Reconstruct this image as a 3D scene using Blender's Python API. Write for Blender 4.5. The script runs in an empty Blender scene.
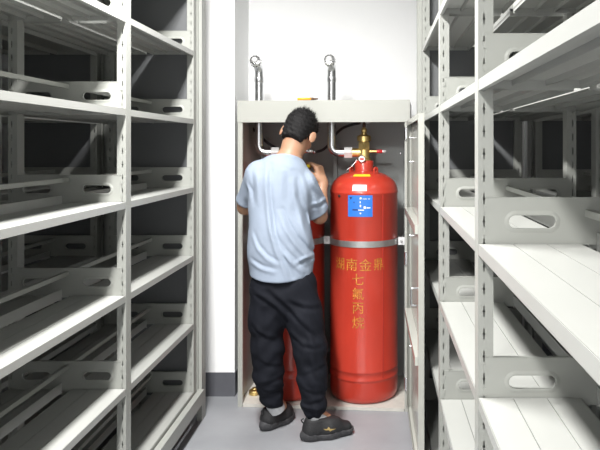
import bpy, bmesh, math, random
import numpy as np
from mathutils import Vector, Matrix
random.seed(7); np.random.seed(7)
scn = bpy.context.scene
COL = scn.collection
PI = math.pi

# ------------------------------------------------------------------ camera, light, exposure
CAMZ, F, VX, VY = 1.48, 650.0, 378.0, 147.0      # eye height, focal length in px, vanishing point of the aisle
cam = bpy.data.cameras.new('camera'); cam.sensor_width = 36.0; cam.lens = 36.0 * F / 600.0
cam.shift_x = (300 - VX) / 600.0; cam.shift_y = (VY - 225) / 600.0
cam.clip_start = 0.02
camo = bpy.data.objects.new('camera', cam); COL.objects.link(camo)
camo.location = (0, 0, CAMZ); camo.rotation_euler = (PI / 2, 0, 0)
scn.camera = camo

wd = bpy.data.worlds.new('world'); scn.world = wd; wd.use_nodes = True
wd.node_tree.nodes['Background'].inputs[0].default_value = (0.9, 0.95, 1.0, 1)
wd.node_tree.nodes['Background'].inputs[1].default_value = 0.05

LAMPS = [(-0.66, 1.95), (-0.66, -0.95)]           # ceiling lamps over the aisle (centre x, y)
LAMP_POWER = [74.0, 84.0]
CEIL = 2.90
scn.view_settings.view_transform = 'Standard'
scn.view_settings.look = 'None'
scn.view_settings.gamma = 1.0
scn.view_settings.use_curve_mapping = False
scn.view_settings.exposure = 1.00

def P(px, py, Y):
    """photo pixel at distance Y (metres from the lens plane) -> world point"""
    return Vector(((px - VX) * Y / F, Y, CAMZ - (py - VY) * Y / F))

# ------------------------------------------------------------------ materials
def srgb(r, g, b):
    f = lambda c: (c / 12.92 if c <= 0.04045 else ((c + 0.055) / 1.055) ** 2.4)
    return (f(r / 255), f(g / 255), f(b / 255), 1)

def mat(name, col, rough=0.5, metal=0.0, var=0.06, nscale=8.0, bump=0.0, bscale=60.0, coat=0.0, spec=0.5, stretch=None, sss=0.0):
    m = bpy.data.materials.new(name); m.use_nodes = True
    nt = m.node_tree; b = nt.nodes['Principled BSDF']
    b.inputs['Roughness'].default_value = rough; b.inputs['Metallic'].default_value = metal
    b.inputs['Specular IOR Level'].default_value = spec
    if coat: b.inputs['Coat Weight'].default_value = coat; b.inputs['Coat Roughness'].default_value = 0.12
    if sss:
        b.inputs['Subsurface Weight'].default_value = sss
        b.inputs['Subsurface Radius'].default_value = (0.012, 0.005, 0.003)
        b.inputs['Subsurface Scale'].default_value = 0.6
    tc = nt.nodes.new('ShaderNodeTexCoord')
    src = tc.outputs['Object']
    if stretch:
        mp = nt.nodes.new('ShaderNodeMapping'); mp.inputs['Scale'].default_value = stretch
        nt.links.new(src, mp.inputs['Vector']); src = mp.outputs['Vector']
    n = nt.nodes.new('ShaderNodeTexNoise'); n.inputs['Scale'].default_value = nscale; n.inputs['Detail'].default_value = 5
    nt.links.new(src, n.inputs['Vector'])
    r = nt.nodes.new('ShaderNodeValToRGB')
    c = col
    r.color_ramp.elements[0].position = 0.3; r.color_ramp.elements[1].position = 0.7
    r.color_ramp.elements[0].color = tuple(max(0, x * (1 - var)) for x in c[:3]) + (1,)
    r.color_ramp.elements[1].color = tuple(min(1, x * (1 + var)) for x in c[:3]) + (1,)
    nt.links.new(n.outputs['Fac'], r.inputs['Fac']); nt.links.new(r.outputs['Color'], b.inputs['Base Color'])
    if bump:
        n2 = nt.nodes.new('ShaderNodeTexNoise'); n2.inputs['Scale'].default_value = bscale; n2.inputs['Detail'].default_value = 3
        nt.links.new(src, n2.inputs['Vector'])
        bp = nt.nodes.new('ShaderNodeBump'); bp.inputs['Strength'].default_value = bump; bp.inputs['Distance'].default_value = 0.01
        nt.links.new(n2.outputs['Fac'], bp.inputs['Height']); nt.links.new(bp.outputs['Normal'], b.inputs['Normal'])
    return m

M = {}
M['rack'] = mat('grey_powder_coat', (0.312, 0.320, 0.298, 1), 0.42, var=0.02, nscale=3, bump=0.02, bscale=500)
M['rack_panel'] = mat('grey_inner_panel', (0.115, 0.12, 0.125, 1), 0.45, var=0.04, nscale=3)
M['deck'] = mat('white_shelf_coat', (0.335, 0.341, 0.325, 1), 0.35, var=0.02, nscale=3)
M['wall'] = mat('white_wall_paint', (0.90, 0.905, 0.91, 1), 0.8, var=0.015, nscale=2, bump=0.03, bscale=90)
M['ceil'] = mat('ceiling_paint', (0.50, 0.50, 0.50, 1), 0.85, var=0.015)
M['base'] = mat('grey_skirting_paint', (0.0989, 0.1015, 0.1161, 1), 0.5, var=0.12, nscale=9)
M['cab'] = mat('cabinet_cream_coat', (0.3612, 0.3655, 0.3371, 1), 0.40, var=0.02, nscale=3, bump=0.015, bscale=400)
M['cab_in'] = mat('cabinet_inner_coat', (0.36, 0.385, 0.38, 1), 0.45, var=0.05, nscale=5)
M['cab_floor'] = mat('cabinet_floor_coat', (0.5332, 0.516, 0.473, 1), 0.5, var=0.12, nscale=14)
M['door'] = mat('cabinet_door_coat', (0.4128, 0.4171, 0.3827, 1), 0.22, var=0.02, nscale=3, coat=0.3)
M['red'] = mat('red_enamel', (0.45, 0.040, 0.023, 1), 0.30, var=0.07, nscale=5, coat=0.35, bump=0.02, bscale=120)
M['red_dark'] = mat('red_enamel_weld', (0.38, 0.03, 0.02, 1), 0.4, var=0.1, nscale=20)
M['brass'] = mat('brass', (0.86, 0.66, 0.27, 1), 0.38, 1.0, var=0.12, nscale=25)
M['steel'] = mat('bright_steel', (0.70, 0.71, 0.73, 1), 0.25, 1.0, var=0.06, nscale=18)
M['strap'] = mat('galvanised_steel', (0.50, 0.50, 0.50, 1), 0.42, 0.85, var=0.08, nscale=30)
M['chrome'] = mat('chrome', (0.85, 0.85, 0.86, 1), 0.12, 1.0, var=0.03)
M['nozzle_white'] = mat('white_metal', (0.7396, 0.7396, 0.7396, 1), 0.3, 0.3, var=0.02)
M['rubber'] = mat('black_rubber', (0.018, 0.018, 0.02, 1), 0.5, var=0.15)
M['dark'] = mat('dark_steel', (0.05, 0.05, 0.055, 1), 0.5, 0.3, var=0.1)
M['brown'] = mat('brown_bronze', (0.12, 0.07, 0.045, 1), 0.4, 0.5, var=0.15)
M['yellow'] = mat('yellow_sticker', (0.731, 0.5332, 0.0258, 1), 0.5, var=0.03)
M['orange'] = mat('orange_grip', (0.85, 0.36, 0.02, 1), 0.4, var=0.05)
M['tool_yellow'] = mat('yellow_plastic', (0.90, 0.72, 0.02, 1), 0.4, var=0.03)
M['blue'] = mat('blue_label', (0.0258, 0.1634, 0.5676, 1), 0.4, var=0.05)
M['white'] = mat('white_label', (0.731, 0.731, 0.7224, 1), 0.5, var=0.02)
M['navy'] = mat('navy_print', (0.02, 0.03, 0.12, 1), 0.5, var=0.02)
M['gold'] = mat('gold_lettering', (0.4816, 0.1806, 0.0258, 1), 0.55, var=0.4, nscale=60)
M['gauge_red'] = mat('gauge_red', (0.65, 0.03, 0.03, 1), 0.3, var=0.02)
M['skin'] = mat('skin', (0.3698, 0.2021, 0.1247, 1), 0.5, var=0.06, nscale=20, bump=0.03, bscale=200, sss=0.15)
M['hair'] = mat('black_hair', (0.008, 0.0075, 0.008, 1), 0.7, spec=0.2, var=0.3, nscale=120, bump=0.3, bscale=250)
M['shirt'] = mat('pale_blue_cotton', (0.265, 0.312, 0.390, 1), 0.85, var=0.03, nscale=14, bump=0.10, bscale=30, spec=0.2)
M['trouser'] = mat('black_trouser_cloth', (0.0085, 0.0095, 0.014, 1), 0.8, var=0.12, nscale=12, bump=0.12, bscale=26, spec=0.15)
M['emblem'] = mat('dull_gold_print', (0.36, 0.26, 0.10, 1), 0.5, 0.4, var=0.1)
M['shoe'] = mat('black_shoe_mesh', (0.01204, 0.01204, 0.01376, 1), 0.65, var=0.3, nscale=150, bump=0.3, bscale=300)
M['sole'] = mat('charcoal_sole_foam', (0.0344, 0.0344, 0.03784, 1), 0.7, var=0.12, nscale=40)
M['sock'] = mat('grey_sock', (0.387, 0.3956, 0.4128, 1), 0.9, var=0.1, nscale=60, bump=0.2, bscale=200)

def floor_mat():
    m = mat('grey_floor_epoxy', (0.27, 0.278, 0.297, 1), 0.42, var=0.16, nscale=2.2, bump=0.02, bscale=25)
    nt = m.node_tree; b = nt.nodes['Principled BSDF']
    tc = next(n for n in nt.nodes if n.type == 'TEX_COORD')
    n = nt.nodes.new('ShaderNodeTexNoise'); n.inputs['Scale'].default_value = 16; n.inputs['Detail'].default_value = 8; n.inputs['Roughness'].default_value = 0.7
    nt.links.new(tc.outputs['Object'], n.inputs['Vector'])
    r = nt.nodes.new('ShaderNodeValToRGB'); r.color_ramp.elements[0].position = 0.64; r.color_ramp.elements[1].position = 0.76
    r.color_ramp.elements[0].color = (0, 0, 0, 1); r.color_ramp.elements[1].color = (0.4, 0.4, 0.4, 1)
    nt.links.new(n.outputs['Fac'], r.inputs['Fac'])
    mx = nt.nodes.new('ShaderNodeMix'); mx.data_type = 'RGBA'
    old = b.inputs['Base Color'].links[0].from_socket
    nt.links.new(r.outputs['Color'], mx.inputs['Factor']); nt.links.new(old, mx.inputs[6])
    mx.inputs[7].default_value = (0.42, 0.43, 0.45, 1)
    nt.links.new(mx.outputs[2], b.inputs['Base Color'])
    return m
M['floor'] = floor_mat()

def emis(name, strength):
    m = bpy.data.materials.new(name); m.use_nodes = True
    b = m.node_tree.nodes['Principled BSDF']
    b.inputs['Base Color'].default_value = (0.9, 0.9, 0.9, 1)
    b.inputs['Emission Color'].default_value = (1, 0.99, 0.97, 1); b.inputs['Emission Strength'].default_value = strength
    return m
M['lamp'] = emis('lamp_diffuser', 3.0)

# ------------------------------------------------------------------ mesh helpers
def link(name, me, parent=None, m=None):
    o = bpy.data.objects.new(name, me); COL.objects.link(o)
    if m is not None and me is not None and not me.materials: me.materials.append(M[m] if isinstance(m, str) else m)
    if parent is not None: o.parent = parent
    return o

def mk(bm, name, smooth=False, bevel=0.0, seg=2):
    if bevel:
        bmesh.ops.bevel(bm, geom=[e for e in bm.edges if e.is_manifold and e.calc_face_angle(0) > 0.6], offset=bevel, segments=seg, profile=0.5, affect='EDGES')
    bmesh.ops.recalc_face_normals(bm, faces=bm.faces)
    me = bpy.data.meshes.new(name); bm.to_mesh(me); bm.free()
    if smooth:
        me.polygons.foreach_set('use_smooth', [True] * len(me.polygons))
        try: me.set_sharp_from_angle(angle=math.radians(smooth if smooth is not True else 50))
        except Exception: pass
    return me

def box(bm, x0, x1, y0, y1, z0, z1, mtx=None):
    x0, x1 = min(x0, x1), max(x0, x1); y0, y1 = min(y0, y1), max(y0, y1); z0, z1 = min(z0, z1), max(z0, z1)
    vs = [bm.verts.new((mtx @ Vector(c)) if mtx else c) for c in
          ((x0,y0,z0),(x1,y0,z0),(x1,y1,z0),(x0,y1,z0),(x0,y0,z1),(x1,y0,z1),(x1,y1,z1),(x0,y1,z1))]
    for f in ((3,2,1,0),(4,5,6,7),(0,1,5,4),(1,2,6,5),(2,3,7,6),(3,0,4,7)):
        bm.faces.new([vs[i] for i in f])

def boxmesh(name, *d, bevel=0.0, mtx=None):
    bm = bmesh.new(); box(bm, *d, mtx=mtx); return mk(bm, name, bevel=bevel)

def frame_axes(d):
    d = Vector(d).normalized()
    a = Vector((0, 0, 1)) if abs(d.z) < 0.9 else Vector((1, 0, 0))
    u = d.cross(a).normalized(); v = u.cross(d).normalized()
    return d, u, v

def lathe(bm, prof, origin=(0,0,0), axis=(0,0,1), n=32, cap=True):
    """prof: list of (r, h) along axis"""
    d, u, v = frame_axes(axis); o = Vector(origin); rings = []
    for r, h in prof:
        rings.append([bm.verts.new(o + d*h + (u*math.cos(2*PI*i/n) + v*math.sin(2*PI*i/n))*max(r, 1e-4)) for i in range(n)])
    for a, b in zip(rings, rings[1:]):
        for i in range(n): bm.faces.new((a[i], a[(i+1)%n], b[(i+1)%n], b[i]))
    if cap:
        bm.faces.new(rings[0][::-1]); bm.faces.new(rings[-1])

def tube(bm, pts, r, n=12, cap=True):
    pts = [Vector(p) for p in pts]; rings = []
    t0 = (pts[1]-pts[0]).normalized(); _, u, v = frame_axes(t0)
    for i, p in enumerate(pts):
        t = (pts[min(i+1, len(pts)-1)] - pts[max(i-1, 0)]).normalized()
        u = (u - t*u.dot(t)).normalized(); v = t.cross(u)
        rr = r[i] if isinstance(r, (list, tuple)) else r
        rings.append([bm.verts.new(p + (u*math.cos(2*PI*k/n) + v*math.sin(2*PI*k/n))*rr) for k in range(n)])
    for a, b in zip(rings, rings[1:]):
        for i in range(n): bm.faces.new((a[i], a[(i+1)%n], b[(i+1)%n], b[i]))
    if cap: bm.faces.new(rings[0][::-1]); bm.faces.new(rings[-1])

def smooth_path(pts, sub=6):
    pts = [Vector(p) for p in pts]; out = []
    for i in range(len(pts)-1):
        p0, p1, p2, p3 = pts[max(i-1,0)], pts[i], pts[i+1], pts[min(i+2, len(pts)-1)]
        for k in range(sub):
            t = k/sub
            out.append(0.5*((2*p1) + (p2-p0)*t + (2*p0-5*p1+4*p2-p3)*t*t + (3*p1-p0-3*p2+p3)*t**3))
    out.append(pts[-1]); return out

def rounded_path(pts, rad, n=6):
    pts = [Vector(p) for p in pts]; out = [pts[0]]
    for i in range(1, len(pts)-1):
        a = (pts[i-1]-pts[i]).normalized(); b = (pts[i+1]-pts[i]).normalized()
        ang = a.angle(b); L = rad / math.tan(ang/2)
        p0 = pts[i]+a*L; p1 = pts[i]+b*L
        for k in range(n+1):
            t = k/n; out.append(p0*(1-t)**2 + pts[i]*2*t*(1-t) + p1*t*t)
    out.append(pts[-1]); return out

def plate(name, outer, holes, thick, to3d):
    """flat sheet with holes; 2-D outlines -> mesh, to3d maps (a, b, t) to a point"""
    cu = bpy.data.curves.new(name, 'CURVE'); cu.dimensions = '2D'; cu.fill_mode = 'BOTH'; cu.extrude = thick/2
    for loop in [outer] + holes:
        sp = cu.splines.new('POLY'); sp.points.add(len(loop)-1); sp.use_cyclic_u = True
        for q, (a, b) in zip(sp.points, loop): q.co = (a, b, 0, 1)
    ob = bpy.data.objects.new(name, cu); COL.objects.link(ob)
    dg = bpy.context.evaluated_depsgraph_get(); me = bpy.data.meshes.new_from_object(ob.evaluated_get(dg))
    bpy.data.objects.remove(ob); bpy.data.curves.remove(cu)
    for v in me.vertices: v.co = to3d(v.co.x, v.co.y, v.co.z)
    me.materials.clear()
    bm = bmesh.new(); bm.from_mesh(me); bpy.data.meshes.remove(me)
    bmesh.ops.remove_doubles(bm, verts=bm.verts, dist=1e-5)
    return bm

def stadium(cx, cy, L, H, n=7):
    r = H/2; h = L/2 - r; out = []
    for i in range(n+1): a = -PI/2 + PI*i/n; out.append((cx+h+r*math.cos(a), cy+r*math.sin(a)))
    for i in range(n+1): a = PI/2 + PI*i/n; out.append((cx-h+r*math.cos(a), cy+r*math.sin(a)))
    return out

def tag(o, label, cat, group=None):
    o['label'] = label; o['category'] = cat
    if group: o['group'] = group
    return o
def struct(o): o['kind'] = 'structure'; return o
def empty(name, loc=(0,0,0)):
    o = bpy.data.objects.new(name, None); COL.objects.link(o); o.location = loc; o.empty_display_size = 0.1; return o
def moved(me, loc):
    me.transform(Matrix.Translation(-Vector(loc))); return me
def solid(name, m, *d, bevel=0.0):
    return link(name, boxmesh(name, *d, bevel=bevel), None, m)

# ------------------------------------------------------------------ the room
XL, XR, YB, YF = -2.02, 1.42, 4.28, -3.2
struct(solid('floor', 'floor', XL-.1, XR+.1, YF-.1, YB+.1, -0.1, 0.0))
struct(solid('ceiling', 'ceil', XL-.1, XR+.1, YF-.1, YB+.1, CEIL, CEIL+.1))
struct(solid('wall_back', 'wall', XL-.1, XR+.1, YB, YB+.1, 0, CEIL))
struct(solid('wall_left', 'wall', XL-.1, XL, YF, YB, 0, CEIL))
struct(solid('wall_right', 'wall', XR, XR+.1, YF, YB, 0, CEIL))
struct(solid('wall_front', 'wall', XL-.1, XR+.1, YF-.1, YF, 0, CEIL))
struct(solid('wall_pilaster', 'wall', XL, -0.851, 3.86, YB, 0, CEIL, bevel=0.004))
bs = bmesh.new(); box(bs, XL, -0.847, 3.856, 3.86, 0, 0.142); box(bs, -0.851, -0.847, 3.86, YB, 0, 0.142)
struct(link('baseboard_left', mk(bs, 'baseboard_left'), None, 'base'))
struct(solid('baseboard_back', 'base', -0.847, XR, YB-0.004, YB, 0, 0.142))

# ceiling lamps (out of the frame, over the aisle)
for i, (lx, ly) in enumerate(LAMPS):
    r = tag(empty('ceiling_light', (lx, ly, CEIL)), ['white batten ceiling light over the middle of the aisle', 'white batten ceiling light at the front of the aisle'][i], 'light', 'ceiling lights over the aisle')
    link('housing', boxmesh('housing', -.11, .11, -.6, .6, -.05, 0, bevel=.008), r, 'rack')
    link('diffuser', boxmesh('diffuser', -.095, .095, -.585, .585, -.075, -.05, bevel=.006), r, 'lamp')
    l = bpy.data.lights.new('lamp_glow', 'AREA'); l.shape = 'RECTANGLE'; l.size = 0.19; l.size_y = 1.15; l.energy = LAMP_POWER[i]; l.color = (1, 0.985, 0.96)
    lo = bpy.data.objects.new('lamp_glow', l); COL.objects.link(lo); lo.parent = r; lo.location = (0, 0, -0.08)

# ------------------------------------------------------------------ shelving racks
LEV = [0.187 + 0.36*k for k in range(7)]
RACK_H = 2.40
PW, PT = 0.035, 0.05          # upright: width across the rack, length along the aisle
def post_mesh():
    bm = bmesh.new()
    def quad(*c):
        bm.faces.new([bm.verts.new(p) for p in c])
    H = RACK_H; z0 = 0.10; sx = 0.0135
    quad((0,0,z0),(0,PT,z0),(0,PT,H),(0,0,H)); quad((PW,0,z0),(PW,PT,z0),(PW,PT,H),(PW,0,H))
    quad((0,0,H),(PW,0,H),(PW,PT,H),(0,PT,H)); quad((0,0,z0),(PW,0,z0),(PW,PT,z0),(0,PT,z0))
    quad((0,PT,z0),(PW,PT,z0),(PW,PT,H),(0,PT,H))
    y = 0.0; pitch = 0.0515; z = z0
    def r(a, b, c, d): quad((a,y,c),(b,y,c),(b,y,d),(a,y,d))
    while z + pitch < H:
        a, b, c, d, e = z, z+0.013, z+0.0235, z+0.0275, z+0.038
        r(0, PW, a, b)
        for lo, hi, w in ((b, c, .0014), (c, d, .0030), (d, e, .0014)):
            r(0, sx-w, lo, hi); r(sx+w, PW, lo, hi)
        r(0, PW, e, z+pitch); z += pitch
    r(0, PW, z, H)
    # dark back of the slots: the inside of the hollow section
    me = bpy.data.meshes.new('post'); bmesh.ops.remove_doubles(bm, verts=bm.verts, dist=1e-6)
    bm.to_mesh(me); bm.free(); return me
POST = post_mesh()

def bracket_mesh(D, sgn):
    H = 0.108; a0, a1 = 0.016, D-0.016; t = 0.0016
    hs = [stadium(D*0.245, 0.052, 0.108, 0.030), stadium(D*0.755, 0.052, 0.108, 0.030)]
    outer = [(a0, 0), (a1, 0), (a1, H), (a0, H)]
    to3 = lambda a, b, c: Vector((sgn*a, c-0.0012, b))
    bm = plate('bracket', outer, hs, t, to3)
    # pressed rims around the grip holes, folded top edge, hooks on the upright
    for h_ in hs:
        n = len(h_); cx = sum(p[0] for p in h_)/n; cy = 0.052
        def ring(g, yy):
            out = []
            for (x, z) in h_:
                ex = x-cx; core = max(-(0.054-0.015), min(0.054-0.015, ex)); dx, dz = ex-core, z-cy
                L = math.hypot(dx, dz) or 1; out.append(bm.verts.new((sgn*(x+dx/L*g), yy, z+dz/L*g)))
            return out
        rs = [ring(0.0, 0.006), ring(0.0, -0.0036), ring(0.004, -0.0036), ring(0.011, -0.0019)]
        for A, B in zip(rs, rs[1:]):
            for i in range(n): bm.faces.new((A[i], A[(i+1)%n], B[(i+1)%n], B[i]))
    box(bm, sgn*a0, sgn*a1, -0.0028, 0.010, H-0.0016, H)
    for z in (0.022, 0.0735):
        box(bm, sgn*0.0115, sgn*0.020, -0.0035, -0.001, z, z+0.016); box(bm, sgn*(D-0.020), sgn*(D-0.0115), -0.0035, -0.001, z, z+0.016)
    bmesh.ops.recalc_face_normals(bm, faces=bm.faces)
    me = bpy.data.meshes.new('bracket'); bm.to_mesh(me); bm.free(); return me

def make_rack(label, X0, sgn, D, Ys, group, detail=True, name='shelving_rack', LEV=LEV, bz=.0):
    root = tag(empty(name, (X0, Ys[0], 0)), label, 'shelving rack', group)
    y0 = Ys[0]; L = Ys[1]-Ys[0]
    sw = D/2 - 0.018                                # shelf width, one per side of the rack
    zt = 0.0
    BR = bracket_mesh(D, sgn)
    by0, by1 = PT+0.001, L-0.004
    def shelf_mesh(s0, s1, back):
        # folded steel tray: front lip, back lip, end lips
        bm = bmesh.new(); q = 1 if s1 > s0 else -1
        box(bm, sgn*s0, sgn*(s0+q*.0015), by0, by1, -.024, 0)
        box(bm, sgn*s0, sgn*(s0+q*.012), by0, by1, -.0255, -.024)
        box(bm, sgn*s1, sgn*(s1-q*.0015), by0, by1, -.002 if back else -.022, .026 if back else 0)
        for e in (by0, by1): box(bm, sgn*s0, sgn*s1, e, e+(.0015 if e == by0 else -.0015), -.020, -.0005)
        return mk(bm, 'shelf')
    fs, rs = shelf_mesh(0, sw, False), shelf_mesh(D, D-sw, True)
    pw = (sw-0.003)/3
    bm = bmesh.new(); g = .0010
    box(bm, g, pw-g, by0+.0015, by1-.0015, -.0016, -.0002)
    box(bm, g, g+.0012, by0+.002, by1-.002, -.014, -.0016); box(bm, pw-g-.0012, pw-g, by0+.002, by1-.002, -.014, -.0016)
    dm = mk(bm, 'deck_panel')
    bmw = bmesh.new(); box(bmw, sgn*0.0015, sgn*(sw-.0015), by0+.0015, by1-.0015, -.0016, -.0002); dwhole = mk(bmw, 'deck')
    barm = boxmesh('stop_bar', sgn*(D/2-.009), sgn*(D/2+.006), by0-.004, by1+.003, .078-bz, .094-bz, bevel=.0015)
    for me in (fs, rs, dm, dwhole): me.materials.append(M['deck'])
    for me in (BR, barm): me.materials.append(M['rack'])
    if not POST.materials: POST.materials.append(M['rack'])
    for Y in Ys:
        for xs in ((0, PW) if True else ()):
            pass
        p1 = link('post', POST, root); p1.location = (0, Y-y0, 0); p1.scale = (sgn, 1, 1)
        p2 = link('post', POST, root); p2.location = (sgn*D, Y-y0, 0); p2.scale = (-sgn, 1, 1)
        for z in LEV:
            b = link('bracket', BR, root); b.location = (0, Y-y0, z-.002-(.015 if X0 == .229 and abs(z-.908) < .01 else 0))
    for bi, Y in enumerate(Ys[:-1]):
        for k, z in enumerate(LEV):
            for side, me in ((0, fs), (1, rs)):
                s = link('shelf', me, root); s.location = (0, Y-y0, z)
                if detail:
                    for j in range(3):
                        d = link('deck_panel', dm, s)
                        off = (0.0015 + j*pw) if side == 0 else (D-0.0015-(j+1)*pw)
                        d.location = (sgn*off + (0 if sgn > 0 else -pw), 0, 0)
                else:
                    d = link('deck_panel', dwhole, s); d.location = (sgn*(0 if side == 0 else D-sw), 0, 0)
            if k < len(LEV)-1:
                b = link('stop_bar', barm, root); b.location = (0, Y-y0, z)
    Ye = Ys[-1]-y0
    # far end: inner sheet, end panel with a raised edge trim
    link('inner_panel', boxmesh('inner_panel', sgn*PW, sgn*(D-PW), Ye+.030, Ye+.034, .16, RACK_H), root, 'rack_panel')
    link('end_panel', boxmesh('end_panel', sgn*-.004, sgn*(D+.004), Ye+PT+.012, Ye+PT+.060, .06, RACK_H+.02, bevel=.003), root, 'rack')
    for xa, xb in ((-.022, .006), (D+.022, D-.006)):
        link('edge_trim', boxmesh('edge_trim', sgn*xa, sgn*xb, Ye+PT+.030, Ye+PT+.105, .0, RACK_H+.03, bevel=.004), root, 'rack')
    # base chassis with wheels
    Yb0, Yb1 = -.02, Ye+PT+.03
    for q, xx in ((1, 0), (-1, D)):
        bm = bmesh.new()
        box(bm, sgn*(xx-q*(.034 if q == 1 and X0 in (-.973, .229) else .014)), sgn*(xx-q*.004), Yb0, Yb1, .105, .172)
        link('base_beam', mk(bm, 'base_beam', bevel=.003), root, 'rack')
    cbm = boxmesh('cross_beam', sgn*-.006, sgn*(D+.006), 0, PT, .075, .105); cbm.materials.append(M['rack'])
    for Y in Ys: link('cross_beam', cbm, root).location = (0, Y-y0, 0)
    wm = bmesh.new(); lathe(wm, [(.030,-.012),(.036,-.009),(.036,.009),(.030,.012)], axis=(1,0,0), n=20)
    wme = mk(wm, 'wheel', smooth=40); wme.materials.append(M['dark'])
    for Y in Ys:
        for xx in (.06, D-.06):
            w = link('wheel', wme, root); w.location = (sgn*xx, Y-y0+.025, .0365)
    link('top_cover', boxmesh('top_cover', sgn*-.004, sgn*(D+.004), -.01, Ye+PT, RACK_H, RACK_H+.012), root, 'rack')
    return root

BAY = 0.92
LEVR = [0.187, 0.547, 0.908, 1.259, 1.634, 1.994, 2.347]
make_rack('tall light grey steel shelving rack to the left of the man, base beam in view', -0.973, -1, 0.455, [0.67+BAY*i for i in range(4)], 'steel shelving racks')
make_rack('tall light grey steel shelving rack to the right of the open cabinet door', 0.229, 1, 0.505, [-0.353+BAY*i for i in range(5)], 'steel shelving racks', LEV=LEVR, bz=.016)
make_rack('shadowed steel shelving rack standing behind the left rack, seen through its shelves', -1.483, -1, 0.455, [0.67+BAY*i for i in range(4)], 'steel shelving racks', False)
make_rack('shadowed steel shelving rack standing behind the right rack, seen through its shelves', 0.806, 1, 0.505, [-0.353+BAY*i for i in range(5)], 'steel shelving racks', False, LEV=LEVR)

# ------------------------------------------------------------------ cylinder cabinet
A = Vector((-0.798, 3.700, 0)); B = Vector((0.176, 3.630, 0))
U = (B-A).normalized(); W = (B-A).length
CANG = math.atan2(U.y, U.x); CD = 0.53; CH = 1.742
cabr = tag(empty('cylinder_cabinet', (A+B)/2), 'cream steel gas cylinder cabinet with its door swung wide open', 'cabinet')
cabr.rotation_euler.z = CANG
CM = Matrix.Translation((A+B)/2) @ Matrix.Rotation(CANG, 4, 'Z')   # local (x across, y depth) -> world
h = W/2; t = 0.0015
def cpart(name, m, *d, bevel=0.0): return link(name, boxmesh(name, *d, bevel=bevel), cabr, m)
for s in (-1, 1):
    cpart('side_panel', 'cab_in' if False else 'cab', s*h, s*(h-t*2), 0.002, CD, 0.0, CH-.001)
    bm = bmesh.new(); box(bm, s*h, s*(h-.024), -.0005, .003, 0.0, CH-.12); box(bm, s*(h-.024), s*(h-.027), 0, .022, 0.0, CH-.12)
    link('door_jamb', mk(bm, 'door_jamb', bevel=.0008), cabr, 'cab')
    cpart('foot', 'dark', s*(h-.002), s*(h-.034), .001, .03, 0, .006) if False else None
cpart('back_panel', 'cab_in', -h+t, h-t, CD-.004, CD, .01, CH-.002)
cpart('top_panel', 'cab', -h, h, .001, CD, CH-.003, CH)
cpart('fascia', 'cab', -h-.002, h+.002, -.004, .010, CH-.122, CH+.002, bevel=.002)
bm = bmesh.new(); box(bm, -h+.004, h-.004, .004, CD-.004, .014, .018); box(bm, -h+.030, h-.030, .0, .005, .001, .019)
link('floor_plate', mk(bm, 'floor_plate', bevel=.0008), cabr, 'cab_floor')
# mounting channel behind the cylinders that carries the strap
for x in (-h+.035, 0.0, h-.035):
    bm = bmesh.new(); box(bm, x-.016, x+.016, CD-.030, CD-.026, .019, CH-.20); box(bm, x-.016, x-.013, CD-.03, CD-.004, .019, CH-.20); box(bm, x+.013, x+.016, CD-.03, CD-.004, .019, CH-.20)
    link('mounting_channel', mk(bm, 'mounting_channel'), cabr, 'cab_in')
for (x, z) in ((.42, 1.44), (.30, 1.20), (-.30, 1.42), (.12, 1.30)):
    bm = bmesh.new(); lathe(bm, [(.008,0),(.008,.003),(.004,.005)], (x, CD-.004, z), (0,-1,0), 12); link('rivet', mk(bm, 'rivet', True), cabr, 'steel')
# door: hangs on the right jamb, swung out towards the camera
H0, H1 = Vector((0.159, 3.622, 0)), Vector((0.168, 2.705, 0))
dv = (H1-H0); DL = dv.length; dang = math.atan2(dv.y, dv.x)
DM = CM.inverted() @ Matrix.Translation(H0) @ Matrix.Rotation(dang, 4, 'Z')     # x along the door from hinge to free edge, +y is outward (right)
dz0, dz1 = 0.035, 1.624
bm = bmesh.new(); q = .025
box(bm, .004, DL, q-.0015, q, dz0, dz1)                                    # outer sheet
box(bm, .004, .006, 0, q, dz0, dz1); box(bm, DL-.002, DL, 0, q, dz0, dz1)   # folded rims
box(bm, .004, DL, 0, q, dz0, dz0+.002); box(bm, .004, DL, 0, q, dz1-.002, dz1)
box(bm, .006, .040, 0, .0016, dz0, dz1); box(bm, DL-.040, DL-.002, 0, .0016, dz0, dz1)
box(bm, .006, DL-.002, 0, .0016, dz0, dz0+.028); box(bm, .006, DL-.002, 0, .0016, dz1-.028, dz1)
door = link('door', mk(bm, 'door'), cabr, 'door'); door.matrix_local = DM
for z in (1.13, 0.575):
    bm = bmesh.new(); box(bm, .038, DL-.038, -.012, .023, z-.018, z+.018)
    link('door_rail', mk(bm, 'door_rail', bevel=.0015), door, 'door')
for z in (1.53, 1.40, 1.00, 0.40):
    bm = bmesh.new(); lathe(bm, [(.0055,0),(.0055,.012),(.003,.016)], (.10, .0235, z), (0,-1,0), 10); link('stud', mk(bm, 'stud', True), door, 'steel')
for z in (1.555, 0.86, 0.16):
    bm = bmesh.new(); lathe(bm, [(.007,-.035),(.007,.035)], (-.002, -.004, z), (0,0,1), 12); box(bm, .0, .03, -.003, 0, z-.03, z+.03); box(bm, -.03, 0, -.003, 0, z-.012, z+.012)
    link('hinge', mk(bm, 'hinge', 40), door, 'steel')
bm = bmesh.new(); tube(bm, rounded_path([(.79,.023,.865),(.79,-.022,.865),(.79,-.022,.79),(.79,.0,.79)], .008), .0045, 8)
link('door_latch', mk(bm, 'door_latch', True), door, 'steel')

def cw(x, y, z=0.0): return CM @ Vector((x, y, z))

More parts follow.
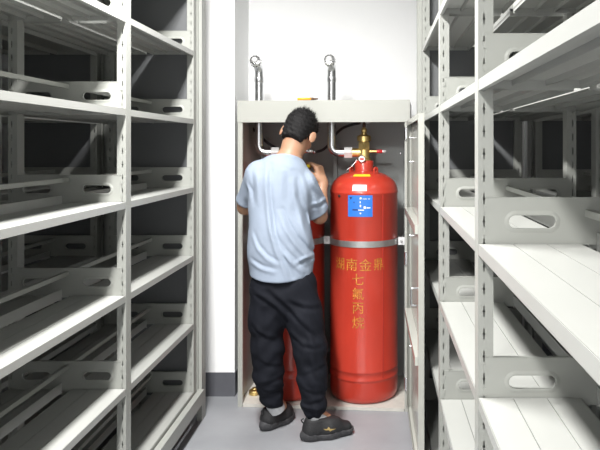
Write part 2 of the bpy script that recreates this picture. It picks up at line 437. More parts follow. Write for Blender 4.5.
# ------------------------------------------------------------------ gas cylinders
R = 0.200; ZB = 0.019
def cyl_patch(cx, cy, th0, th1, z0, z1, r, n=10):
    bm = bmesh.new(); pr = None
    for i in range(n+1):
        th = th0+(th1-th0)*i/n; x, y = cx+r*math.sin(th), cy-r*math.cos(th)
        a = bm.verts.new((x, y, z0)); b = bm.verts.new((x, y, z1))
        if pr: bm.faces.new((pr[0], a, b, pr[1]))
        pr = (a, b)
    return bm

PROF = [(.02,.006),(.15,.003),(.174,.0),(.186,.004),(.1945,.015),(.1985,.030),(.2,.050),(.2,.118)]
PROF += [(.2,.128),(.2025,.131),(.2025,.139),(.2,.143),(.2,.176),(.2015,.178),(.2015,.184),(.2,.187),(.2,.6),(.2,1.190),(.2022,1.193),(.2022,1.200),(.2,1.204)]
for i in range(1, 13):
    a = i/12*PI/2; PROF.append((.200*math.cos(a)**0.92 if i < 12 else .0, 1.204+.118*math.sin(a)))
PROF = [p for p in PROF if p[0] > .05 or p[1] < .5] + [(.045, 1.322)]
def dome_z(r):
    for (r0, z0), (r1, z1) in zip(PROF[20:], PROF[21:]):
        if r1 <= r <= r0: return z0+(z1-z0)*(r0-r)/(r0-r1)
    return 1.32

def make_cylinder(label, cx, cy, front):
    root = tag(empty('gas_cylinder', (cx, cy, ZB)), label, 'gas cylinder', 'red gas cylinders in the cabinet')
    def part(name, bm, m, sm=50, parent=None):
        o = link(name, mk(bm, name, sm), parent or root, m); return o
    bm = bmesh.new(); lathe(bm, PROF, n=72); part('body', bm, 'red', 60)
    bm = bmesh.new(); ths = math.asin(.56)                                   # longitudinal weld
    tube(bm, [(R*math.sin(ths), -R*math.cos(ths), .145), (R*math.sin(ths), -R*math.cos(ths), 1.19)], .003, 8); part('weld_seam', bm, 'red_dark')
    bm = bmesh.new(); lathe(bm, [(.056,1.300),(.056,1.375),(.052,1.380),(.040,1.381)], n=36); part('neck', bm, 'red')
    # brass valve on the neck
    bm = bmesh.new(); lathe(bm, [(.036,1.376),(.041,1.380),(.041,1.390),(.034,1.396),(.034,1.445),(.028,1.450),(.028,1.494),(.041,1.497),(.041,1.524),(.036,1.529),(.019,1.534),(.015,1.550)], n=32)
    v = part('valve', bm, 'brass', 35)
    bm = bmesh.new(); lathe(bm, [(.036,1.446),(.037,1.450),(.037,1.486),(.036,1.490)], n=6) ; part('hex_collar', bm, 'brass', 20, v)
    bm = bmesh.new(); lathe(bm, [(.013,1.548),(.017,1.556),(.017,1.566),(.012,1.574),(.006,1.580)], n=20); part('valve_stem', bm, 'brass', 40, v)
    bm = bmesh.new(); lathe(bm, [(.008,1.578),(.010,1.584),(.010,1.606),(.005,1.612)], n=16); part('actuator', bm, 'brown', 40, v)
    bm = bmesh.new(); tube(bm, [(-.012,-.004,1.605),(.036,-.004,1.607)], .0035, 8); part('actuator_lever', bm, 'strap', 40, v)
    bm = bmesh.new(); lathe(bm, [(.026,.0),(.026,.062)], (-.012,0,1.428), (-1,0,0), 28); part('outlet', bm, 'brass', 40, v)
    bm = bmesh.new(); lathe(bm, [(.033,0),(.036,.003),(.036,.045),(.033,.048)], (-.070,0,1.428), (-1,0,0), 6); part('union_nut', bm, 'nozzle_white', 20, v)
    bm = bmesh.new(); lathe(bm, [(.009,0),(.009,.05)], (.026,-.004,1.435), (1,0,0), 14); part('side_port', bm, 'brass', 40, v)
    bm = bmesh.new(); lathe(bm, [(.010,0),(.011,.004),(.011,.030),(.009,.034)], (.075,-.004,1.435), (1,0,0), 14); part('coupling', bm, 'gauge_red' if front else 'steel', 40, v)
    bm = bmesh.new(); lathe(bm, [(.008,0),(.009,.003),(.009,.018),(.004,.024)], (.108,-.004,1.435), (1,0,0), 14); part('port_cap', bm, 'nozzle_white', 40, v)
    # pressure gauge facing forward
    bm = bmesh.new(); lathe(bm, [(.008,0),(.008,.022),(.020,.022),(.021,.026),(.021,.040),(.018,.042),(.018,.039)], (-.012,-.026,1.392), (0,-1,0), 28); g = part('gauge', bm, 'chrome', 35, v)
    bm = bmesh.new(); lathe(bm, [(.0175,0),(.0175,.0006)], (-.012,-.0655,1.392), (0,-1,0), 24); part('gauge_face', bm, 'nozzle_white', 30, g) if False else link('gauge_face', mk(bm,'gauge_face'), v, 'nozzle_white')
    bm = bmesh.new(); box(bm, -.024, 0, -.0668, -.0660, 1.385, 1.396); link('gauge_dial', mk(bm,'gauge_dial'), v, 'gauge_red')
    for ang in (0.72, -2.3):                                                # lifting lugs welded to the dome
        lx, ly = .105*math.sin(ang), -.105*math.cos(ang)
        bm = plate('lug', [(-.016,-.012),(.016,-.012),(.016,.030),(.010,.042),(0,.046),(-.010,.042),(-.016,.030)], [stadium(0,.026,.0145,.014,5)], .012,
                   lambda a, b, c: Vector((lx + a*math.cos(ang) + c*math.sin(ang), ly + a*math.sin(ang) - c*math.cos(ang), 1.300 + b)))
        link('lifting_lug', mk(bm, 'lifting_lug', bevel=.001), root, 'red')
    if front:
        def dome_patch(name, m, th0, th1, r0, r1, off=.0012, n=8):
            bm = bmesh.new(); rows = []
            for i in range(n+1):
                th = th0+(th1-th0)*i/n
                rows.append([bm.verts.new(((r0+(r1-r0)*j/4+off*.7)*math.sin(th), -(r0+(r1-r0)*j/4+off*.7)*math.cos(th), dome_z(r0+(r1-r0)*j/4)+off)) for j in range(5)])
            for a, b in zip(rows, rows[1:]):
                for j in range(4): bm.faces.new((a[j], b[j], b[j+1], a[j+1]))
            return link(name, mk(bm, name, True), root, m)
        dome_patch('yellow_sticker', 'yellow', -.46, .30, .115, .140)
        w = dome_patch('white_sticker', 'white', -.32, .10, .188, .1993)
        bm = cyl_patch(0, 0, -.28, -.155, 1.232, 1.256, .2); bm.free()
        # blue information label with unreadable print
        bm = cyl_patch(0, 0, -.448, .262, 1.066, 1.188, .2012, 14); bl = link('blue_label', mk(bm, 'blue_label', True), root, 'blue')
        prints = [(-.10,-.05,1.166,1.176,'white'),(-.10,-.075,1.144,1.154,'white'),(-.02,.10,1.166,1.169,'white'),(.13,.19,1.166,1.169,'white'),
                  (-.10,-.06,1.122,1.134,'white'),(.01,.07,1.112,1.126,'white'),(.09,.20,1.114,1.120,'white'),(-.14,.02,1.102,1.107,'white'),(-.31,-.15,1.102,1.109,'navy'),
                  (-.10,-.06,1.082,1.090,'white'),(-.28,-.25,1.144,1.151,'navy')]
        for (a, b, z0, z1, m) in prints:
            bm = cyl_patch(0, 0, a, b, z0, z1, .2020, 3); link('print_line', mk(bm, 'print_line', True), bl, m)
        bm = bmesh.new()                                                    # small triangular emblem on the label
        tri = [(-.41,1.178),(-.31,1.178),(-.36,1.162)]
        bm.faces.new([bm.verts.new((.2022*math.sin(a), -.2022*math.cos(a), z)) for a, z in tri]); link('emblem', mk(bm, 'emblem'), bl, 'navy')
        bm = bmesh.new(); rr = dome_z(.194)
        # grey round mark and print on the white sticker
        for (a, b, r0, r1) in ((-.29,-.20,.1905,.1985),(-.12,.06,.1935,.1952)):
            vs = [bm.verts.new(((r+.0022)*math.sin(th), -(r+.0022)*math.cos(th), dome_z(r)+.0018)) for th, r in ((a,r0),(b,r0),(b,r1),(a,r1))]; bm.faces.new(vs)
        link('sticker_print', mk(bm, 'sticker_print'), w, 'strap')
        # painted lettering wrapped round the cylinder
        def lettering(body, th, z, size):
            cu = bpy.data.curves.new('lettering', 'FONT'); cu.body = body; cu.size = size; cu.align_x = 'CENTER'; cu.align_y = 'CENTER'; cu.offset = size*.004
            ob = bpy.data.objects.new('lettering', cu); COL.objects.link(ob)
            me = bpy.data.meshes.new_from_object(ob.evaluated_get(bpy.context.evaluated_depsgraph_get())); bpy.data.objects.remove(ob)
            bm = bmesh.new(); bm.from_mesh(me); bpy.data.meshes.remove(me)
            for _ in range(2):
                bmesh.ops.subdivide_edges(bm, edges=[e for e in bm.edges if e.calc_length() > .016], cuts=1)
                bmesh.ops.triangulate(bm, faces=[f for f in bm.faces if len(f.verts) > 3])
            xs = [v.co.x for v in bm.verts]; ys = [v.co.y for v in bm.verts]; mx, my = (min(xs)+max(xs))/2, (min(ys)+max(ys))/2
            for v in bm.verts:
                a = th + (v.co.x-mx)/R; v.co = ((R+.0011)*math.sin(a), -(R+.0011)*math.cos(a), z + v.co.y - my)
            me = bpy.data.meshes.new('lettering'); bm.to_mesh(me); bm.free(); me.materials.clear()
            return link('lettering', me, root, 'gold')
        for i, ch in enumerate('湖南金鼎'): lettering(ch, -.74+.40*i, .795, .074)
        for i, ch in enumerate('七氟丙烷'): lettering(ch, -.15, .713-.0815*i, .072)
        bm = bmesh.new(); lathe(bm, [(.008,0),(.008,.004),(.004,.006)], (R*math.sin(-.76), -R*math.cos(-.76), 1.180), (math.sin(-.76), -math.cos(-.76), 0), 12); link('drain_plug', mk(bm,'drain_plug',True), root, 'rubber')
    else:
        bm = bmesh.new(); ang = .9
        lathe(bm, [(.014,0),(.020,.003),(.020,.040),(.013,.044)], (.165,-.045,1.292), (.75,-.5,.25), 18); link('bronze_plug', mk(bm, 'bronze_plug', 40), root, 'brown')
    return root

T1 = Vector((-0.083, 3.872, 0)); T2 = Vector((-0.522, 3.912, 0))
make_cylinder('red gas cylinder with a blue label and gold characters', T1.x, T1.y, True)
make_cylinder('red gas cylinder hidden behind the man', T2.x, T2.y, False)

# ------------------------------------------------------------------ discharge pipes and nozzles
def make_pipe(label, T):
    root = tag(empty('discharge_pipe', (T.x-.193, T.y, 1.62)), label, 'pipe', 'steel discharge pipes')
    o = Vector((T.x-.193, T.y, 1.62)); zo = 1.447-1.62
    bm = bmesh.new()
    top = Vector((0, 0, .336)); nd = Vector((-.06, -.94, .30)).normalized()
    path = rounded_path([(.075,0,zo),(0,0,zo),top, top+nd*.090], .050, 8)
    tube(bm, path, .0265, 24)
    link('tube', mk(bm, 'tube', True), root, 'steel')
    bm = bmesh.new(); lathe(bm, [(.0275,-.03),(.029,-.027),(.029,0),(.0275,.003)], top-Vector((0,0,.058)), (0,0,1), 24); link('elbow_collar', mk(bm, 'elbow_collar', 40), root, 'steel')
    c = top + nd*.070
    bm = bmesh.new(); lathe(bm, [(.028,0),(.0335,.004),(.0335,.034),(.030,.040),(.020,.042)], c, nd, 28); n = link('nozzle', mk(bm, 'nozzle', 35), root, 'chrome')
    bm = bmesh.new(); lathe(bm, [(.016,0),(.016,.010),(.012,.014),(.003,.015)], c+nd*.041, nd, 24); link('nozzle_cap', mk(bm, 'nozzle_cap', 40), n, 'nozzle_white')
    d, u, v = frame_axes(nd); bm = bmesh.new()
    for i in range(10):
        a = 2*PI*i/10; p = c + nd*.0385 + (u*math.cos(a)+v*math.sin(a))*.0255
        lathe(bm, [(.0048,0),(.0048,.004)], p, nd, 10)
    for i in range(12):
        a = 2*PI*(i+.5)/12; rad = u*math.cos(a)+v*math.sin(a); lathe(bm, [(.0052,0),(.0052,.0015)], c+nd*.019+rad*.033, rad, 10)
    link('nozzle_holes', mk(bm, 'nozzle_holes'), n, 'dark')['kind'] = 'stuff'
    return root
make_pipe('steel discharge pipe with round nozzle rising above the man from behind his head', T2)
make_pipe('steel discharge pipe with round nozzle joined to the labelled cylinder', T1)

# ------------------------------------------------------------------ strap that holds both cylinders
root = tag(empty('cylinder_strap', CM @ Vector((0,.19,.93))), 'galvanised steel strap bolted across both red cylinders', 'strap')
inv = Matrix.Translation(-root.location)
zs0, zs1 = .911, .946
for T in (T2, T1):
    bm = bmesh.new(); n = 28; rows = []
    for i in range(n+1):
        th = -1.72 + 3.44*i/n
        rows.append([bm.verts.new(inv @ Vector((T.x+r*math.sin(th), T.y-r*math.cos(th), z))) for r, z in ((.2015,zs0),(.2045,zs0),(.2045,zs1),(.2015,zs1))])
    for a, b in zip(rows, rows[1:]):
        for j in range(4): bm.faces.new((a[j], a[(j+1)%4], b[(j+1)%4], b[j]))
    bm.faces.new(rows[0]); bm.faces.new(rows[-1][::-1])
    link('band', mk(bm, 'band', 40), root, 'strap')
mid = (T1+T2)/2; du = (T1-T2).normalized()
for c in (T2-du*.222, mid, T1+du*.222):
    bm = bmesh.new(); p = inv @ Vector((c.x, c.y-.03, .9285))
    mt = Matrix.Translation(p) @ Matrix.Rotation(CANG, 4, 'Z')
    box(bm, -.0185, .0185, -.010, .010, -.022, .022, mtx=mt)
    k = link('clamp', mk(bm, 'clamp', bevel=.002), root, 'nozzle_white')
    bm = bmesh.new(); lathe(bm, [(.009,0),(.009,.006)], mt @ Vector((0,-.010,0)), (0,-1,0), 6); lathe(bm, [(.0045,.006),(.0045,.014)], mt @ Vector((0,-.010,0)), (0,-1,0), 10)
    link('bolt', mk(bm, 'bolt', 30), k, 'strap')
    bm = bmesh.new(); tube(bm, [mt @ Vector((0,.009,0)), mt @ Vector((0,.30,0))], .006, 10); link('tie_rod', mk(bm, 'tie_rod', 40), root, 'strap')

# ------------------------------------------------------------------ hoses
def hose(label, pts, rad, fit=None):
    base = Vector(pts[0]); root = tag(empty('pilot_hose', base), label, 'hose', 'black pilot hoses')
    bm = bmesh.new(); tube(bm, [p-base for p in smooth_path(pts, 6)], rad, 10); link('hose_line', mk(bm, 'hose_line', True), root, 'rubber')
    if fit:
        for (a, b, rr, m) in fit:
            bm = bmesh.new(); a, b = Vector(a)-base, Vector(b)-base; L = (b-a).length
            lathe(bm, [(rr*.8,0),(rr,L*.15),(rr,L*.8),(rr*.75,L)], a, b-a, 12); link('end_fitting', mk(bm, 'end_fitting', 40), root, m)
    return root
hose('black hose looping from the labelled cylinder to a silver fitting',
     [P(360,123,3.86), P(351,125,3.90), P(343,128,3.97), P(336,134,4.00), P(331,142,4.00), P(324,149,3.99), P(318,151.5,3.97), P(314,152,3.965)], .0085,
     [(P(316,152,3.97), P(313,152,3.965), .011, 'steel')])
hose('short black hose beside the left pipe elbow behind the man', [P(252,128,4.02), P(260,136,4.04), P(268,143,4.04), P(277,148,4.02), P(288,149,3.96)], .0085)
hw = tag(empty('seal_wire', P(352,160,3.80)), 'thin grey seal wire hanging from the brass valve', 'wire')
bm = bmesh.new(); b0 = hw.location
tube(bm, [p-b0 for p in smooth_path([P(357,160,3.81), P(352,166,3.80), P(347,170,3.79), P(346,172,3.80)], 5)], .0011, 6); link('wire_strand', mk(bm, 'wire_strand', True), hw, 'strap')

# ------------------------------------------------------------------ small things
# pliers lying on the roof of the cabinet
pl = tag(empty('pliers', (P(311,99,3.74).x, 3.74, CH+.0035)), 'orange-handled pliers lying on top of the cabinet', 'pliers')
for s in (-1, 1):
    bm = bmesh.new(); tube(bm, smooth_path([(.0,s*.004,.010),(-.02,s*.012,.010),(-.05,s*.016,.010),(-.075,s*.010,.009)], 5), [.0085]*16 if False else .008, 10); link('grip', mk(bm, 'grip', True), pl, 'orange')
bm = bmesh.new(); lathe(bm, [(.011,-.009),(.012,-.006),(.012,.006),(.011,.009)], (.004,0,.010), (0,0,1), 16)
for s in (-1, 1): tube(bm, [(.006,s*.004,.011),(.028,s*.003,.011),(.042,s*.0015,.012)], [.007,.0055,.003], 8)
link('jaws', mk(bm, 'jaws', 40), pl, 'brown')
# brass cap on the cabinet floor
bc = cw(-h+.058, .150, .0185)
cap = tag(empty('brass_cap', bc), 'small brass cap lying on the cabinet floor in its left corner', 'cap')
bm = bmesh.new(); lathe(bm, [(.030,0),(.034,.004),(.034,.022),(.030,.026),(.024,.027),(.024,.010)], (0,0,0), (0,0,1), 24); link('cap_ring', mk(bm, 'cap_ring', 40), cap, 'brass')
bm = bmesh.new(); lathe(bm, [(.020,.010),(.020,.034),(.016,.038)], (0,0,0), (0,0,1), 6); link('cap_hex', mk(bm, 'cap_hex', 20), cap, 'brass')
bm = bmesh.new(); tube(bm, smooth_path([(.026,-.016,.012),(.040,-.030,.013),(.046,-.034,.014)], 4), .009, 8); link('cap_stub', mk(bm, 'cap_stub', True), cap, 'brown')
#PERSON
# ------------------------------------------------------------------ the person: distance-field modelling
class Field:
    def __init__(self, lo, hi, hstep):
        self.lo = np.array(lo, float); self.h = hstep
        self.n = np.ceil((np.array(hi)-self.lo)/hstep).astype(int)+1
        self.F = np.full(self.n, 0.5, np.float32)
    def block(self, lo, hi):
        a = np.maximum(np.floor((np.array(lo)-self.lo)/self.h).astype(int), 0)
        b = np.minimum(np.ceil((np.array(hi)-self.lo)/self.h).astype(int)+1, self.n)
        if (b <= a).any(): return None, None
        sl = tuple(slice(i, j) for i, j in zip(a, b))
        ax = [self.lo[i]+self.h*np.arange(a[i], b[i], dtype=np.float32) for i in range(3)]
        return sl, np.meshgrid(*ax, indexing='ij', sparse=True)
    def add(self, lo, hi, fn, k):
        sl, g = self.block(np.array(lo)-k-.03, np.array(hi)+k+.03)
        if sl is None: return
        d = fn(*g).astype(np.float32); f = self.F[sl]
        if k <= 0: self.F[sl] = np.minimum(f, d); return
        t = np.clip(.5+.5*(f-d)/k, 0, 1); self.F[sl] = f*(1-t)+d*t-k*t*(1-t)
    def cut(self, lo, hi, fn, k=0.006):
        """remove the region where fn < 0"""
        sl, g = self.block(lo, hi)
        if sl is None: return
        d = -fn(*g).astype(np.float32); f = self.F[sl]
        t = np.clip(.5-.5*(f-d)/k, 0, 1); self.F[sl] = f*(1-t)+d*t+k*t*(1-t)
    def cap(self, a, b, ra, rb, k=.02, sc=(1,1,1)):
        """tapered capsule; sc stretches the cross-section per axis"""
        a, b, sc = np.array(a, float), np.array(b, float), np.array(sc, float)
        m = max(ra, rb)*max(sc)
        A, Bv = a/sc, (b-a)/sc; L2 = float(Bv@Bv) or 1e-9
        def fn(x, y, z):
            X, Y, Z = x/sc[0]-A[0], y/sc[1]-A[1], z/sc[2]-A[2]
            t = np.clip((X*Bv[0]+Y*Bv[1]+Z*Bv[2])/L2, 0, 1)
            return (np.sqrt((X-t*Bv[0])**2+(Y-t*Bv[1])**2+(Z-t*Bv[2])**2)-(ra+(rb-ra)*t))*min(sc)
        self.add(np.minimum(a, b)-m, np.maximum(a, b)+m, fn, k)
    def ell(self, c, r, rot=None, k=.02, cut=False):
        c, r = np.array(c, float), np.array(r, float); m = r.max()
        Rm = np.array(rot, float) if rot is not None else np.eye(3)      # columns = local axes
        def fn(x, y, z):
            X, Y, Z = x-c[0], y-c[1], z-c[2]
            q = [(Rm[0, i]*X+Rm[1, i]*Y+Rm[2, i]*Z) for i in range(3)]
            l = np.sqrt((q[0]/r[0])**2+(q[1]/r[1])**2+(q[2]/r[2])**2); l2 = np.sqrt((q[0]/r[0]**2)**2+(q[1]/r[1]**2)**2+(q[2]/r[2]**2)**2)
            return l*(l-1)/np.maximum(l2, 1e-6)
        if cut: self.cut(c-m-.02, c+m+.02, fn, k)
        else: self.add(c-m, c+m, fn, k)
    def path(self, pts, rads, k=.02, sc=(1,1,1)):
        for i in range(len(pts)-1): self.cap(pts[i], pts[i+1], rads[i], rads[i+1], k, sc)
    def mesh(self, name, relax=2):
        F, h, n = self.F, self.h, self.n
        S = F < 0
        idx = -np.ones(n-1, np.int64)
        c = sum(S[i:n[0]-1+i, j:n[1]-1+j, k:n[2]-1+k].astype(np.int8) for i in (0,1) for j in (0,1) for k in (0,1))
        act = np.argwhere((c > 0) & (c < 8)); idx[tuple(act.T)] = np.arange(len(act))
        acc = np.zeros((len(act), 3)); cnt = np.zeros(len(act))
        for ax in range(3):
            o1, o2 = [q for q in range(3) if q != ax]
            for i in (0, 1):
                for j in (0, 1):
                    p = act.copy(); p[:, o1] += i; p[:, o2] += j
                    q = p.copy(); q[:, ax] += 1
                    a, b = F[tuple(p.T)], F[tuple(q.T)]; m = (a < 0) != (b < 0)
                    t = np.where(m, a/np.where(m, a-b, 1), 0)
                    pos = p.astype(float); pos[:, ax] += t
                    acc[m] += pos[m]; cnt[m] += 1
        V = acc/cnt[:, None]*h+self.lo
        quads = []
        for ax in range(3):
            o1, o2 = [(1, 2), (2, 0), (0, 1)][ax]
            sl0 = [slice(None)]*3; sl1 = [slice(None)]*3; sl0[ax] = slice(0, -1); sl1[ax] = slice(1, None)
            a, b = S[tuple(sl0)], S[tuple(sl1)]
            e = np.argwhere(a != b)
            e = e[(e[:, o1] > 0) & (e[:, o2] > 0) & (e[:, o1] < n[o1]-1) & (e[:, o2] < n[o2]-1)]
            ins = a[tuple(e.T)]
            def cell(d1, d2): p = e.copy(); p[:, o1] -= d1; p[:, o2] -= d2; return idx[tuple(p.T)]
            Q = np.stack([cell(1, 1), cell(0, 1), cell(0, 0), cell(1, 0)], 1)
            Q[~ins] = Q[~ins][:, ::-1]; quads.append(Q)
        Q = np.concatenate(quads); Q = Q[(Q >= 0).all(1)]
        for it in range(relax):                                            # light smoothing
            s = np.zeros_like(V); w = np.zeros(len(V))
            for i in range(4):
                a, b = Q[:, i], Q[:, (i+1) % 4]
                for cmp in range(3):
                    s[:, cmp] += np.bincount(a, V[b, cmp], len(V)) + np.bincount(b, V[a, cmp], len(V))
                w += np.bincount(a, minlength=len(V)) + np.bincount(b, minlength=len(V))
            V = V*.5 + s/np.maximum(w, 1)[:, None]*.5
        me = bpy.data.meshes.new(name); me.from_pydata(V.tolist(), [], Q.tolist()); me.update()
        me.polygons.foreach_set('use_smooth', [True]*len(me.polygons)); return me

def unit(v): v = np.array(v, float); return v/np.linalg.norm(v)
def pv(px, py, Y): return np.array(P(px, py, Y))
def pr(npx, Y=3.4): return npx*Y/F

# joints (photo pixel, distance)
SHL, SHR = pv(256,174,3.415), pv(306,184,3.425)
ELL_, ELR = pv(245,207,3.535), pv(319.5,216,3.530)
WRL, WRR = pv(268,176,3.66), pv(322.5,182,3.59)
HIPL, HIPR = pv(269,281,3.37), pv(300,281,3.36)
KNL, KNR = pv(268,346,3.385), pv(310,348,3.335)
ANL, ANR = pv(274,404,3.415), pv(314.5,415,3.325)
NECK0, NECK1 = pv(288.5,161,3.425), pv(294.5,144,3.455)
HC = pv(299.8,132.0,3.49)
hf = unit((.13, .86, -.48)); hu = np.array((.24, .0, 1.)); hu = unit(hu-hf*(hu@hf)); hr = np.cross(hf, hu)
HM = np.stack([hr, hf, hu], 1)
def hp(x, y, z): return HC + HM@np.array((x, y, z))

# ---- body (skin)
bd = Field((-.84, 3.14, .045), (-.20, 3.98, 1.74), .0055)
bd.cap(pv(283,178,3.42), pv(284,235,3.40), .125, .115, .05, (1,.72,1))
bd.cap(pv(284,235,3.40), pv(284.5,278,3.38), .108, .102, .05, (1,.70,1))
bd.cap(SHL, SHR, .042, .036, .05)
for hip, kn, an in ((HIPL, KNL, ANL), (HIPR, KNR, ANR)):
    bd.cap(hip, kn, .072, .050, .04); bd.cap(kn, an+np.array((0,0,.02)), .048, .034, .03)
bd.cap(ANL+np.array((0,0,.02)), ANL+np.array((.03,.05,-.03)), .034, .030, .02); bd.cap(ANR+np.array((0,0,.02)), ANR+np.array((.06,.02,-.03)), .034, .030, .02)
for sh, el, wr in ((SHL, ELL_, WRL), (SHR, ELR, WRR)):
    bd.cap(sh, el, .040, .040, .03)
    md = el*.65+wr*.35
    bd.cap(el, md, .040, .038, .02); bd.cap(md, wr, .038, .0265, .02)
# neck, head
bd.path([NECK0, NECK1, hp(0,-.02,-.045)], [.064,.058,.060], .03)
bd.ell(hp(0,-.012,.018), (.077,.097,.098), HM, .02)
bd.ell(hp(0,.036,-.050), (.058,.058,.075), HM, .03)
bd.ell(hp(0,.068,-.105), (.026,.022,.018), HM, .02)                         # chin
bd.cap(hp(0,.093,.000), hp(0,.108,-.040), .008, .012, .012)                  # nose
bd.ell(hp(0,.104,-.042), (.018,.010,.008), HM, .008)
for s in (-1, 1):
    bd.ell(hp(s*.031,.097,.006), (.016,.010,.009), HM, .006, cut=True)      # eye sockets
    bd.ell(hp(s*.031,.083,.005), (.013,.011,.009), HM, .004)                # eyeballs
    bd.cap(hp(s*.016,.094,.022), hp(s*.046,.086,.022), .006, .005, .01)     # brows
    bd.ell(hp(s*.043,.068,-.035), (.02,.018,.018), HM, .02)                 # cheeks
    ear = hp(s*.083,-.012,-.022)
    ax = np.stack([unit(hr*s*.75-hf*.65), unit(hf*.75+hr*s*.65), hu], 1)
    bd.ell(ear+HM@np.array((s*.007,-.008,0)), (.0075,.021,.034), ax, .007)
bd.cap(hp(-.020,.094,-.072), hp(.020,.094,-.072), .0065, .0065, .006)        # lips
bd.cap(hp(-.018,.092,-.083), hp(.018,.092,-.083), .0065, .0065, .006)
# hands: palm, four fingers, thumb
def hand(wr, fwd, side, nrm, curl, spread=.0215, thumb_side=1):
    """fwd: along the palm, side: towards the index finger, nrm: out of the palm (fingers curl that way)"""
    fwd, nrm = unit(fwd), unit(nrm); side = unit(np.array(side)-fwd*(np.array(side)@fwd)); nrm = unit(np.cross(side, fwd)*np.sign(np.cross(side, fwd)@nrm))
    q = lambda a, b, c: wr + fwd*a + side*b + nrm*c
    bd.cap(q(-.01,0,0), q(.02,0,0), .026, .026, .02)
    for b in (-.026, -.009, .009, .026): bd.cap(q(.015, b*.7, 0), q(.082, b, -.002), .0155, .0125, .012)
    tips = []
    for b, L, cu in ((.028,.95,curl[0]), (.0095,1.05,curl[1]), (-.0095,1.0,curl[2]), (-.027,.8,curl[3])):
        p = q(.084, b, -.002); ang = 0; rad = .0098
        for seg, f in ((.040, 1), (.026, 1.1), (.020, .8)):
            ang += cu*f; d = fwd*math.cos(ang)+nrm*math.sin(ang)
            p2 = p+d*seg*L; bd.cap(p, p2, rad, rad-.0009, .003); p = p2; rad -= .0009
        tips.append(p)
    p0 = q(.020, .026, .006); p1 = q(.052, .046, .020); p2 = q(.078, .040, .042); p3 = q(.098, .026, .052)
    bd.cap(p0, p1, .0155, .0125, .01); bd.cap(p1, p2, .0118, .0105, .004); bd.cap(p2, p3, .0105, .0090, .004)
    return p3, tips
thR, tipR = hand(WRR, (-.30,.10,1), (-.45,-.85,.0), (-.88,.42,-.2), (.62,.72,.85,.95))
thL, tipL = hand(WRL, (.30,.75,.45), (.55,-.1,.7), (.8,-.3,-.3), (.6,.65,.7,.7))
body = link('person', bd.mesh('person', 1), None, 'skin')
tag(body, 'person in a pale blue T-shirt and black trousers working at the open cabinet', 'person')

def clothing(name, me, m, parent=body): return link(name, me, parent, m)

# ---- T-shirt
sf = Field((-.80, 3.16, .72), (-.20, 3.76, 1.52), .0055)
sf.cap(pv(277.5,187,3.415), pv(281,250,3.385), .157, .157, .05, (1,.72,1))
sf.cap(pv(281,240,3.385), pv(281.5,300,3.375), .152, .172, .05, (1,.80,1))
sf.cap(pv(260,177,3.42), pv(301,187,3.43), .066, .066, .05)
sf.cap(NECK0+np.array((-.01,0,-.02)), NECK0+np.array((.0,0,.02)), .080, .070, .06)
sf.cap(pv(276,166,3.42), pv(296,171,3.43), .048, .046, .05)
dl = unit(ELL_-SHL); dr = unit(ELR-SHR)
sl_end = SHL+dl*.195; sr_end = SHR+dr*.192
sf.cap(SHL+np.array((.012,0,.004)), sl_end+dl*.006, .060, .062, .03)
sf.cap(SHR+np.array((-.006,0,.0)), sr_end+dr*.006, .064, .066, .035)
# folds: smooth ridges (+) and valleys (-) running the way the cloth is pulled
def crease(fld, pix, amp, w, Y=3.30, ymax=3.42):
    pts = np.array([pv(x, y, Y) for x, y in pix])[:, (0, 2)]
    lo, hi = pts.min(0)-3*w, pts.max(0)+3*w
    sl, g = fld.block((lo[0], 3.0, lo[1]), (hi[0], ymax, hi[1]))
    if sl is None: return
    x, y, z = g; best = None; n = len(pts)-1
    for k in range(n):
        a, b = pts[k], pts[k+1]; v = b-a; t = np.clip(((x-a[0])*v[0]+(z-a[1])*v[1])/(v@v), 0, 1)
        d2 = (x-a[0]-t*v[0])**2+(z-a[1]-t*v[1])**2; s_ = (k+t)/n
        env = np.sin(np.clip(s_, 0, 1)*PI*.86+.22)**.7
        val = np.exp(-d2/w**2)*env
        best = val if best is None else np.maximum(best, val)
    fld.F[sl] -= (amp*best+0*y).astype(np.float32)
def pleat(fld, pix, amp, w, dx, dy, **kw):
    crease(fld, pix, amp, w, **kw); crease(fld, [(x+dx, y+dy) for x, y in pix], -amp*.9, w*.85, **kw)
pleat(sf, [(265,165),(266,190),(268,210),(271,228),(276,246),(283,262),(289,278)], 0.0112, 0.0117, 4.5, -1)
pleat(sf, [(279,212),(285,226),(293,239),(303,252),(312,262)], 0.0112, 0.0108, 4, -3.5)
pleat(sf, [(276,240),(284,252),(294,263),(303,272)], 0.0083, 0.0090, 3.5, -3.5)
pleat(sf, [(292,180),(294,198),(299,214),(304,232),(308,244)], 0.0083, 0.0099, 4.5, 0)
pleat(sf, [(252,236),(258,248),(268,258),(280,264)], 0.0060, 0.0090, 2, -4)
pleat(sf, [(250,262),(262,268),(276,271)], 0.0060, 0.0081, 1, -4)
pleat(sf, [(255,170),(257,186),(258,204)], 0.0060, 0.0099, -5, 1)
pleat(sf, [(280,168),(281,186),(282,204)], 0.0037, 0.0108, 6, 0)
pleat(sf, [(299,174),(303,186),(306,198),(307,210)], .0060, .0100, 4, 0)
pleat(sf, [(309,176),(314,188),(320,198)], 0.0075, 0.0081, -3, 4, ymax=3.5)
pleat(sf, [(324,200),(317,205),(310,206)], 0.0075, 0.0072, 0, 4.5, ymax=3.5)
pleat(sf, [(312,196),(315,206),(316,216)], 0.0053, 0.0063, 4, 0, ymax=3.5)
pleat(sf, [(296,262),(304,258),(312,256)], 0.0075, 0.0072, 1, 4)
pleat(sf, [(244,184),(247,192),(247,200)], 0.0060, 0.0072, 4, 0, ymax=3.5)
def wav(x, y, z): return .0012*np.sin(z*30+x*38+2*np.sin(y*21))+.0008*np.sin(x*70-z*28+y*40)
